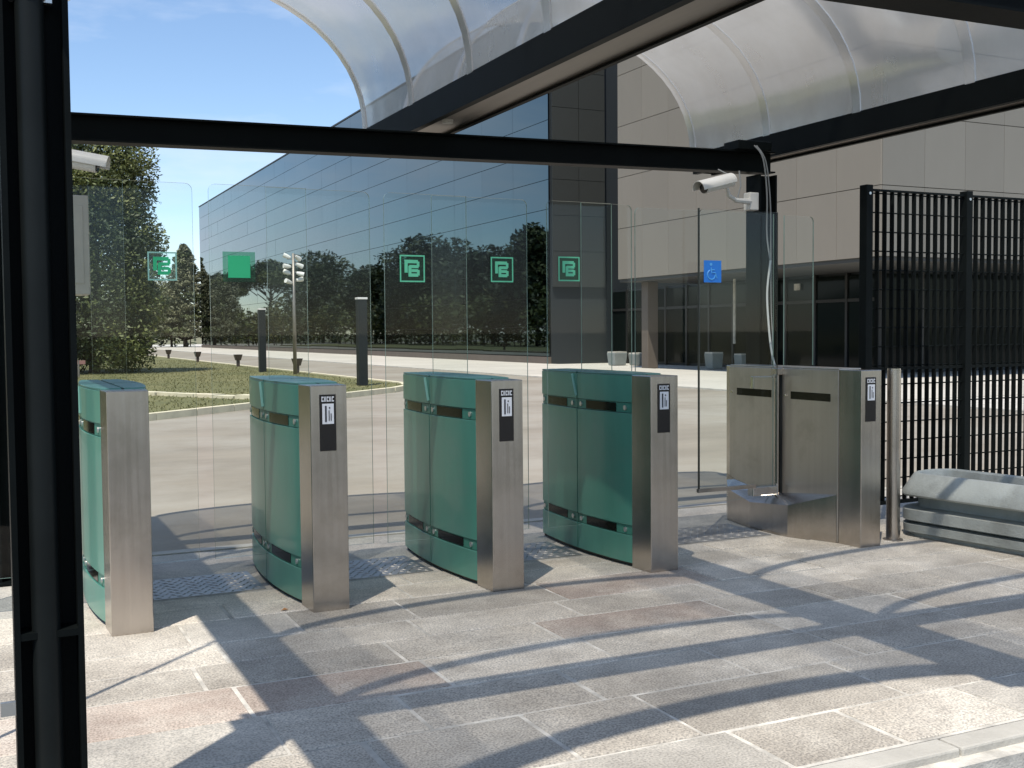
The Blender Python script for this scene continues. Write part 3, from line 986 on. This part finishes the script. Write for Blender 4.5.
specs = [
    (0, 'green and steel turnstile at the left, partly behind the black post', (-0.30, .66, 'l'), (.50, 1.005, 'r')),
    (1, 'green and steel turnstile with card reader, second from the black post', (1.083, 1.60, 'l'), (1.39, 1.965, 'r')),
    (2, 'green and steel turnstile with card reader, middle of the row of five', (2.041, 2.54, 'l'), (2.335, 2.941, 'r')),
    (3, 'green and steel turnstile with card reader next to the all-steel gate', (3.062, 3.51, 'l'), (3.31, 3.668, 'r'))]
for i, lb, left, right in specs:
    cx = TC[i]
    t = thing('turnstile', lb, 'turnstile', (cx, 0, 0), 'row of glass-winged turnstiles')
    t.scale = (1, 1, 1.013)
    turnstile_body(t)
    if i:
        reader_parts(t)
    pl = pane(t, left[0], left[1], ZB, ZT, GVL, left[2], cx)
    pr = pane(t, right[0], right[1], ZB, ZT, GVR, right[2], cx)
    if i == 0:
        logo(pr, .848 - cx, 1.685, GVR, .145, 'mint_pale', 'leafgreen', 'film_clear')
    if i == 1:
        y = GVL - .0055
        o = MB().box((1.235 - .058 - cx, y - .001, 1.63), (1.235 + .058 - cx, y, 1.745)).build('sticker', 'leafgreen', pl)
        MB().add([(1.235 - .085 - cx, y + .0012, 1.61), (1.235 + .085 - cx, y + .0012, 1.61), (1.235 + .085 - cx, y + .0012, 1.765), (1.235 - .085 - cx, y + .0012, 1.765)], [(0, 1, 2, 3)]).build('film', 'film', o)
    if i == 2:
        logo(pl, 2.205 - cx, 1.695, GVL, .15, 'mint', 'mint', 'film')
        logo(pr, 2.775 - cx, 1.70, GVR, .145, 'mint', 'mint', 'film')
    if i == 3:
        logo(pl, 3.21 - cx, 1.71, GVL, .145, 'mint', 'mint', 'film')

# the wide all-steel gate at the right
cx = TC[4]
t = thing('wide_turnstile', 'all-steel wide gate with swing glass leaf and blue sign', 'turnstile', (cx, 0, 0), 'row of glass-winged turnstiles')
t.scale = (1, 1, 1.012)
MB().prism([(-.080, VF), (.080, VF), (.093, BC0 - .002), (-.093, BC0 - .002)], 0, 1.09).build('front_cap', 'steel', t, bevel=.004)
MB().prism([(-.093, BC1 + .002), (.093, BC1 + .002), (.080, VEND), (-.080, VEND)], 0, 1.09).build('rear_cap', 'steel', t, bevel=.004)
MB().box((-.085, BC0, .0), (.085, BC1, 1.075)).build('core', 'core', t)
mid = (BC0 + BC1) / 2
for s in (-1, 1):
    for va, vb in ((BC0, mid - .022), (mid + .022, BC1)):
        pnl = MB().box((min(s * .0855, s * .097), va, .006), (max(s * .0855, s * .097), vb, 1.085)).build('side_panel', 'steel_body', t, bevel=.003)
        L = vb - va
        MB().box((min(s * .0972, s * .0985), va + L * .13, .885), (max(s * .0972, s * .0985), vb - L * .16, .935)).build('slot_window', 'window_dark', pnl)
        MB().tube([(s * .0965, va + L * .94, .905), (s * .103, va + L * .94, .905)], .008, 10).build('screw', 'polished', pnl)
MB().box((-.091, BC0 + .001, 1.0865), (.091, BC1 - .001, 1.096)).build('lid', 'steel_body', t, bevel=.002)
# kick housing at the foot
px = -.0985
outer = [(px, BC0 + .01), (px - .125, BC0 + .33), (px - .125, mid + .16), (px - .06, BC1 - .06), (px, BC1 + .03)]
kh = MB()
n = len(outer)
zi = [.285, .255, .215, .265, .30]
zo = [.285, .205, .175, .22, .27]
vs = [(p[0], p[1], 0.0) for p in outer] + [(p[0], p[1], zo[i]) for i, p in enumerate(outer)] + [(px, p[1], zi[i] + .02) for i, p in enumerate(outer)] + [(px, p[1], 0.0) for p in outer]
fs = []
for i in range(n - 1):
    fs += [(i + 1, i, n + i, n + i + 1), (n + i + 1, n + i, 2 * n + i, 2 * n + i + 1)]
kh.add(vs, fs)
kh.build('kick_housing', 'steel', t)
# pivot shaft, arms and clamp of the swing leaf
MB().tube([(-.125, mid, .17), (-.125, mid, 1.075)], .017, 14).build('pivot_shaft', 'steel', t, smooth='auto')
MB().box((-.150, mid - .03, 1.04), (-.0865, mid + .03, 1.088)).build('shaft_head', 'steel', t, bevel=.004)
MB().box((-.33, mid - .012, 1.022), (-.150, mid + .012, 1.034)).build('upper_arm', 'polished', t, bevel=.002)
MB().box((-.335, mid - .012, .955), (-.322, mid + .012, 1.034)).build('upper_clamp', 'polished', t, bevel=.002)
MB().box((-.345, mid - .03, .245), (-.142, mid + .03, .305)).build('lower_clamp', 'polished', t, bevel=.005)
p1 = pane(t, 3.742, 4.835, ZB + .05, ZT, mid + .05, 'l', cx)
p2 = pane(t, 4.172, 4.80, .32, ZT, mid - .035, 'l', cx, edge='glass_edge_dark')
MB().box((4.165 - cx, mid - .042, .30), (4.172 - cx, mid - .028, ZT + .004)).build('edge_strip', 'glass_edge_dark', p2)
MB().box((4.16 - cx, mid - .048, .302), (4.62 - cx, mid - .022, .325)).build('bottom_rail', 'galv', p2)
pane(t, 4.90, 5.150, 1.10, ZT - .01, mid + .02, 'r', cx)
y = mid - .035 - .0055
bs = MB().box((4.272 - .068 - cx, y - .001, 1.645), (4.272 + .068 - cx, y, 1.785)).build('blue_sign', 'signblue', p2)
# wheelchair symbol on the blue sign
w_ = MB()
X0, Z0, yy = 4.272 - cx, 1.712, y - .0012
w_.tube([(X0 - .010 + .030 * math.cos(a), yy, Z0 - .018 + .030 * math.sin(a)) for a in (math.pi * (.62 + i * .125) for i in range(12))], .0042, 5)
w_.tube([(X0 - .012, yy, Z0 + .028), (X0 - .008, yy, Z0 - .006), (X0 + .020, yy, Z0 - .006), (X0 + .034, yy, Z0 - .040)], .0046, 5)
w_.tube([(X0 - .010, yy, Z0 + .012), (X0 + .016, yy, Z0 + .012)], .004, 5)
w_.tube([(X0 - .013, yy - .001, Z0 + .048), (X0 - .013, yy + .001, Z0 + .048)], .010, 10)
w_.build('wheelchair_symbol', 'signblue_pale', bs)
rd = reader_parts(t, -.040)

# steel bollard beside the gate
bo = thing('steel_bollard', 'round brushed steel bollard standing right of the all-steel gate', 'bollard', (5.262, 5.352, 0))
MB().cyl(0, 0, 0.0, 1.095, .043, 28).build('shaft', 'steel', bo, smooth='auto')
MB().cyl(0, 0, 1.0955, 1.103, .041, 28).build('cap', 'polished', bo, smooth='auto')
MB().cyl(0, 0, -.001, .006, .062, 24).build('base_flange', 'galv', bo, smooth='auto')

# ------------------------------------------------------------------ fence
FV = 5.97
fe = thing('steel_fence', 'tall black bar fence behind the bollard and the concrete trough', 'fence', (5.6, FV, 0))
posts = [5.60, 6.56, 7.52, 8.48, 9.44]
bar_me = MB().box((-.004, -.018, 0.0), (.004, .018, 2.19)).mesh('bar', 'fence_paint')
for j, pu in enumerate(posts):
    px_ = pu - 5.6
    pst = MB().box((px_ - .03, -.035, 0), (px_ + .03, .035, 2.36)).build('post', 'fence_paint', fe, bevel=.003)
    MB().box((px_ - .06, -.06, 0.0), (px_ + .06, .06, .012)).build('base_plate', 'fence_paint', pst)
    MB().tube([(px_, -.040, 2.30), (px_, -.034, 2.30)], .010, 10).build('bolt', 'clamp', pst)
for j in range(len(posts) - 1):
    a, b_ = posts[j] - 5.6 + .03, posts[j + 1] - 5.6 - .03
    n = 13
    for q in range(1, n):
        link('bar', bar_me, fe, loc=(a + (b_ - a) * q / n, 0, .13))
    for q in range(17):
        z = .155 + q * .1345
        MB().tube([(a, 0, z), (b_, 0, z)], .005, 6).build('cross_wire', 'fence_paint', fe)
    MB().box((a + .001, -.016, .105), (b_ - .001, .016, .129)).build('rail', 'fence_paint', fe)
    MB().box((a + .001, -.016, 2.321), (b_ - .001, .016, 2.335)).build('rail', 'fence_paint', fe)
    MB().box((a + .001, -.016, 1.065), (b_ - .001, .016, 1.085)).build('rail', 'fence_paint', fe)

# ------------------------------------------------------------------ concrete trough
tr_ = thing('concrete_trough', 'long grey concrete planter trough with ribbed sides before the fence', 'planter', (5.70, 5.57, 0), rz=rad(7))
prof = [(.055, 0), (.055, .030), (.004, .036), (.0, .085), (.085, .090), (.085, .108), (.0, .112), (.0, .180), (.125, .187), (.125, .262),
        (.0, .268), (-.012, .280), (-.008, .30), (.085, .402), (.098, .408), (.128, .408), (.138, .40), (.160, .27), (.175, .26)]
HWD = .30
path = []
LEN = 3.1
for i in range(13):
    a = math.pi * i / 12
    path.append((a, 0))
def outline(inset):
    R_ = HWD - inset
    pts = []
    for s_, y0 in ((1, -HWD * .55), (-1, -LEN)):
        for i in range(13):
            a = (0 if s_ > 0 else math.pi) + math.pi * i / 12
            pts.append((R_ * math.cos(a), y0 + (R_ * .55) * math.sin(a)))
    return pts
rings = [[(p[0], p[1], z) for p in outline(d)] for d, z in prof]
cb = MB()
K = len(rings[0])
cb.add([p for r_ in rings for p in r_], [(i * K + j, i * K + (j + 1) % K, (i + 1) * K + (j + 1) % K, (i + 1) * K + j) for i in range(len(rings) - 1) for j in range(K)])
body = cb.build('body', 'concrete', tr_, smooth='auto')
MB().add([(p[0], p[1], .262) for p in outline(.168)], [tuple(range(K))]).build('soil', 'road_grey', tr_)
MB().box((.05, -1.25, .262), (.12, -1.18, .345)).build('drain_cap', 'core', tr_)

# ------------------------------------------------------------------ canopy
cn = thing('canopy', 'black steel canopy with translucent barrel vault roof sheets over the gates', 'canopy', (2.7, 4.9, 0))
def onc(o):
    o.parent = cn
    o.matrix_parent_inverse = Matrix.Translation((-2.7, -4.9, 0))
    return o
VA, VD, VE, VN = 6.70, 2.995, 7.80, 2.02
def hcol(cx_, cy, z1, wx=.16, wy=.16, web_dir='x'):
    """H section, flanges at the two ends in x, web between them"""
    b = MB()
    tf, tw = .014, .010
    b.box((cx_ - wx / 2, cy - wy / 2, 0), (cx_ - wx / 2 + tf, cy + wy / 2, z1))
    b.box((cx_ + wx / 2 - tf, cy - wy / 2, 0), (cx_ + wx / 2, cy + wy / 2, z1))
    b.box((cx_ - wx / 2 + tf, cy - tw / 2, 0), (cx_ + wx / 2 - tf, cy + tw / 2, z1))
    return b
def column(cx_, cy, z1, pipe=True):
    c_ = onc(hcol(cx_, cy, z1).build('column', 'black_paint'))
    bp0 = MB().box((cx_ - .13, cy - .13, .0), (cx_ + .13, cy + .13, .012)).build('base_plate', 'black_paint')
    bp0.parent = c_
    if pipe:
        pp = MB().tube([(cx_ - .006, cy - .052, .10), (cx_ - .006, cy - .052, z1)], .034, 18).build('drainpipe', 'pipe', smooth='auto')
        pp.parent = c_
        for z in (2.17, .95 + 1.5):
            cl = MB()
            cl.tube([(cx_ - .006, cy - .052, z - .004), (cx_ - .006, cy - .052, z + .004)], .038, 18)
            for s in (-1, 1):
                cl.box((cx_ - .006 + s * .037 - .008, cy - .060, z - .008), (cx_ - .006 + s * .037 + .012 * (s > 0) + .002, cy - .03, z + .006))
            cl = cl.build('pipe_clamp', 'clamp')
            cl.parent = c_
        st = MB().box((cx_ - .066, cy - .078, .605), (cx_ + .066, cy - .0055, .622)).build('stiffener', 'black_paint')
        st.parent = c_
    return c_
PU = 0.132
column(PU, 3.02, 2.44)
tab = onc(MB().box((PU - .115, 2.94, .425), (PU - .081, 2.955, .458)).build('bracket', 'clamp'))
column(PU, 6.70, 2.42, pipe=False)
column(5.265, 6.70, 2.50, pipe=False)
column(5.30, 3.02, 2.50)
def ibeam_u(x0, x1, vc, zb0, zb1, hgt=.155, w=.12, name='beam'):
    """I beam along U; bottom heights zb0 -> zb1"""
    b = MB()
    tf = .011
    def seg(va, vb, da, db):
        b.add([(x0, va, zb0 + da), (x0, vb, zb0 + da), (x0, vb, zb0 + db), (x0, va, zb0 + db), (x1, va, zb1 + da), (x1, vb, zb1 + da), (x1, vb, zb1 + db), (x1, va, zb1 + db)],
              [(0, 1, 2, 3), (7, 6, 5, 4), (0, 4, 5, 1), (1, 5, 6, 2), (2, 6, 7, 3), (3, 7, 4, 0)])
    seg(vc - w / 2, vc + w / 2, 0, tf)
    seg(vc - w / 2, vc + w / 2, hgt - tf, hgt)
    seg(vc - .004, vc + .004, tf, hgt - tf)
    return onc(b.build(name, 'black_paint'))
def z_at(u_):
    return 2.435 + (u_ - .5) * (2.515 - 2.435) / 4.7
ibeam_u(-.1, 5.345, VA, z_at(-.1), z_at(5.345))
ibeam_u(-.1, 5.60, VD - .02, 2.475, 2.515, w=.17)
GB = 2.664
def gutter(u0, u1):
    g = onc(MB().box((u0, VN, GB + .012), (u0 + .008, VE, GB + .17)).box((u1 - .008, VN, GB + .012), (u1, VE, GB + .17))
            .box((u0, VE - .008, GB + .012), (u1, VE, GB + .17)).box((u0, VN, GB + .012), (u1, VN + .008, GB + .17))
            .box((u0, VN, GB), (u0 + .045, VE, GB + .0115)).box((u1 - .03, VN, GB), (u1, VE, GB + .0115)).build('gutter', 'black_paint'))
    s = MB().box((u0 + .012, VN + .012, GB + .020), (u1 - .012, VE - .012, GB + .030)).build('soffit_plate', 'galv')
    s.parent = g
    return g
gutter(-.01, .20)
gutter(2.55, 2.85)
gutter(5.415, 5.63)
for u_ in (2.70,):
    onc(MB().tube([(u_ - .04, VA - .22, GB - .004), (u_ - .04, VA - .22, GB + .018)], .035, 14).build('lamp_disc', 'white_plastic'))
nrib = 7
ribs_v = [VN + (VE - VN) * i / (nrib - 1) for i in range(nrib)]
def arch(u0, u1, t, b=.955, h0=GB + .165, sag=0.0):
    a = (u1 - u0) / 2
    c_ = (u0 + u1) / 2
    return (c_ - a * math.cos(t), h0 + b * math.sin(t) ** .95 - sag)
def vault(u0, u1, nm):
    na = 28
    for i in range(nrib - 1):
        b = MB()
        nv = 6
        vs = []
        for j in range(nv + 1):
            f = j / nv
            vv = ribs_v[i] + (ribs_v[i + 1] - ribs_v[i]) * f
            for q in range(na + 1):
                t_ = math.pi * q / na
                x_, z_ = arch(u0, u1, t_)
                pillow = .018 * math.sin(math.pi * f) * math.sin(t_)
                cx_ = (u0 + u1) / 2
                dx, dz = x_ - cx_, z_ - (GB + .1)
                L = math.hypot(dx, dz)
                vs.append((x_ - dx / L * pillow, vv, z_ - dz / L * pillow))
        fs = [(j * (na + 1) + q, j * (na + 1) + q + 1, (j + 1) * (na + 1) + q + 1, (j + 1) * (na + 1) + q) for j in range(nv) for q in range(na)]
        onc(b.add(vs, fs).build('roof_sheet', 'vault', smooth=True))
    for i, vv in enumerate(ribs_v):
        b = MB()
        secs = []
        w, d = (.070, .02) if i == 0 else (.038, .006)
        for q in range(na + 1):
            t_ = math.pi * q / na
            x_, z_ = arch(u0, u1, t_)
            cx_ = (u0 + u1) / 2
            n_ = Vector((x_ - cx_, 0, z_ - GB - .1)).normalized()
            p = Vector((x_, vv, z_))
            secs.append([p + n_ * d + Vector((0, -w, 0)), p + n_ * d + Vector((0, w, 0)), p - n_ * d + Vector((0, w, 0)), p - n_ * d + Vector((0, -w, 0))])
        onc(b.ring(secs).build('rib', 'galv' if i == 0 else 'vault_rib', smooth='auto'))
vault(.20, 2.555, 'left')
vault(2.845, 5.42, 'right')

# ------------------------------------------------------------------ cameras, boxes and cables on the canopy
def cctv(label, loc, rz, tilt):
    t = thing('security_camera', label, 'camera', loc, 'white security cameras', rz)
    b = MB()
    pts = []
    n = 12
    sec = lambda y_, s: [(math.cos(a) * .052 * s, y_, math.sin(a) * .05 * s) for a in (math.pi * 1.12 * i / n - .19 for i in range(n + 1))] + \
        [(math.cos(a) * .048 * s, y_, math.sin(a) * .046 * s) for a in (math.pi * 1.12 * (n - i) / n - .19 for i in range(n + 1))]
    b.ring([sec(-.205, 1.12), sec(.13, 1.12)])
    hood = b.build('hood', 'white_plastic', t, smooth='auto')
    hs = MB().tube([(0, -.15, -.004), (0, .13, -.004)], .040, 18).build('housing', 'white_plastic', t, smooth='auto')
    ln = MB().tube([(0, -.158, -.004), (0, -.1505, -.004)], .034, 16).build('lens', 'lens', t, smooth='auto')
    for o in (hood, hs, ln):
        o.rotation_euler = (tilt, 0, 0)
    return t
c1 = cctv('white security camera hanging by the right black column', (4.71, 6.47, 2.385), rad(-80), rad(14))
def worldpart(mb, name, m_, t, **kw):
    o = mb.build(name, m_, t, **kw)
    o.matrix_parent_inverse = (Matrix.Translation(t.location) @ Matrix.Rotation(t.rotation_euler.z, 4, 'Z')).inverted()
    return o
worldpart(MB().tube([(4.78, 6.48, 2.385), (4.82, 6.50, 2.31), (4.90, 6.53, 2.285), (5.14, 6.66, 2.30)], [.012, .016, .018, .022], 8), 'arm', 'white_plastic', c1, smooth='auto')
worldpart(MB().box((5.10, 6.625, 2.235), (5.184, 6.70, 2.365)), 'wall_mount', 'white_plastic', c1, bevel=.006)
worldpart(MB().tube([(4.84, 6.49, 2.40), (4.85, 6.53, 2.46), (4.80, 6.60, 2.508)], .006, 6), 'cable', 'cable_grey', c1)
worldpart(MB().tube([(4.93, 6.55, 2.30), (4.97, 6.56, 2.40), (4.985, 6.60, 2.508)], .006, 6), 'cable', 'cable_grey', c1)
c2 = cctv('white security camera peeking out from behind the left black post', (.435, 6.34, 2.285), rad(75), rad(10))
MB().tube([(0, .10, -.02), (.0, .14, -.10), (.0, .30, -.16)], .016, 8).build('arm', 'white_plastic', c2)
ib = thing('wall_box', 'tall beige equipment box half hidden behind the left black post', 'box', (.455, 6.50, 1.575))
MB().box((-.10, -.07, 0), (.085, .10, .535)).build('case', 'beige_box', ib, bevel=.006)
MB().box((-.22, -.0, .20), (-.10, .04, .26)).build('mount', 'black_paint', ib)
MB().box((-.07, -.0745, .06), (.055, -.0705, .48)).build('door', 'beige_box', ib, bevel=.003)
jb = tag(MB().box((4.98, 6.60, 2.668), (5.28, 6.78, 2.735)).build('junction_box', 'fence_paint', bevel=.006),
         'flat black junction box on top of the beam by the right column', 'box')
cbx = thing('cable', 'white and grey cables drooping down the right column to the steel gate', 'cable', (5.2, 6.57, 2.65))
def loccurve(pts):
    return [(p[0] - 5.2, p[1] - 6.57, p[2] - 2.65) for p in pts]
def smooth_path(pts, n=6):
    P = [Vector(p) for p in pts]
    out = []
    for i in range(len(P) - 1):
        p0, p1, p2, p3 = P[max(i - 1, 0)], P[i], P[i + 1], P[min(i + 2, len(P) - 1)]
        for j in range(n):
            t_ = j / n
            out.append(.5 * ((2 * p1) + (-p0 + p2) * t_ + (2 * p0 - 5 * p1 + 4 * p2 - p3) * t_ ** 2 + (-p0 + 3 * p1 - 3 * p2 + p3) * t_ ** 3))
    out.append(P[-1])
    return out
MB().tube(smooth_path(loccurve([(5.12, 6.60, 2.70), (5.16, 6.55, 2.60), (5.20, 6.555, 2.35), (5.205, 6.56, 2.05), (5.19, 6.50, 1.85)])), .006, 7).build('grey_cable', 'cable_grey', cbx, smooth=True)
MB().tube(smooth_path(loccurve([(5.14, 6.60, 2.70), (5.185, 6.55, 2.58), (5.23, 6.555, 2.30), (5.24, 6.56, 2.0), (5.21, 6.52, 1.75)])), .005, 7).build('grey_cable', 'cable_grey', cbx, smooth=True)
MB().tube(smooth_path(loccurve([(5.19, 6.50, 1.86), (5.125, 6.455, 1.62), (5.075, 6.37, 1.36), (5.035, 6.29, 1.20), (5.005, 6.22, 1.108)])), .0075, 8).build('white_conduit', 'cable_white', cbx, smooth=True)
MB().tube(smooth_path(loccurve([(5.21, 6.52, 1.76), (5.15, 6.44, 1.50), (5.08, 6.34, 1.32), (5.01, 6.26, 1.108)])), .004, 6).build('grey_cable', 'cable_grey', cbx, smooth=True)

# unseen pole added outside the left edge to cast the thin slab shadow
sp = thing('added_shadow_pole', 'unseen slim dark pole added beyond the left edge to throw a thin shadow line', 'pole', (-.2, 3.865, 0))
MB().cyl(0, 0, 0.0, 3.55, .011, 10).build('shaft', 'fence_paint', sp)
MB().cyl(0, 0, 0.0, .008, .06, 14).build('base_flange', 'fence_paint', sp)
lf = tag(MB().add([(-.018, 0, .003), (0, -.010, .008), (.022, .002, .004), (.003, .013, .012)], [(0, 1, 2, 3)]).build('dry_leaf', 'dry_leaf'),
         'small orange dry leaf on the slabs beside the second turnstile', 'leaf')
lf.location = (1.30, 5.33, 0.002)
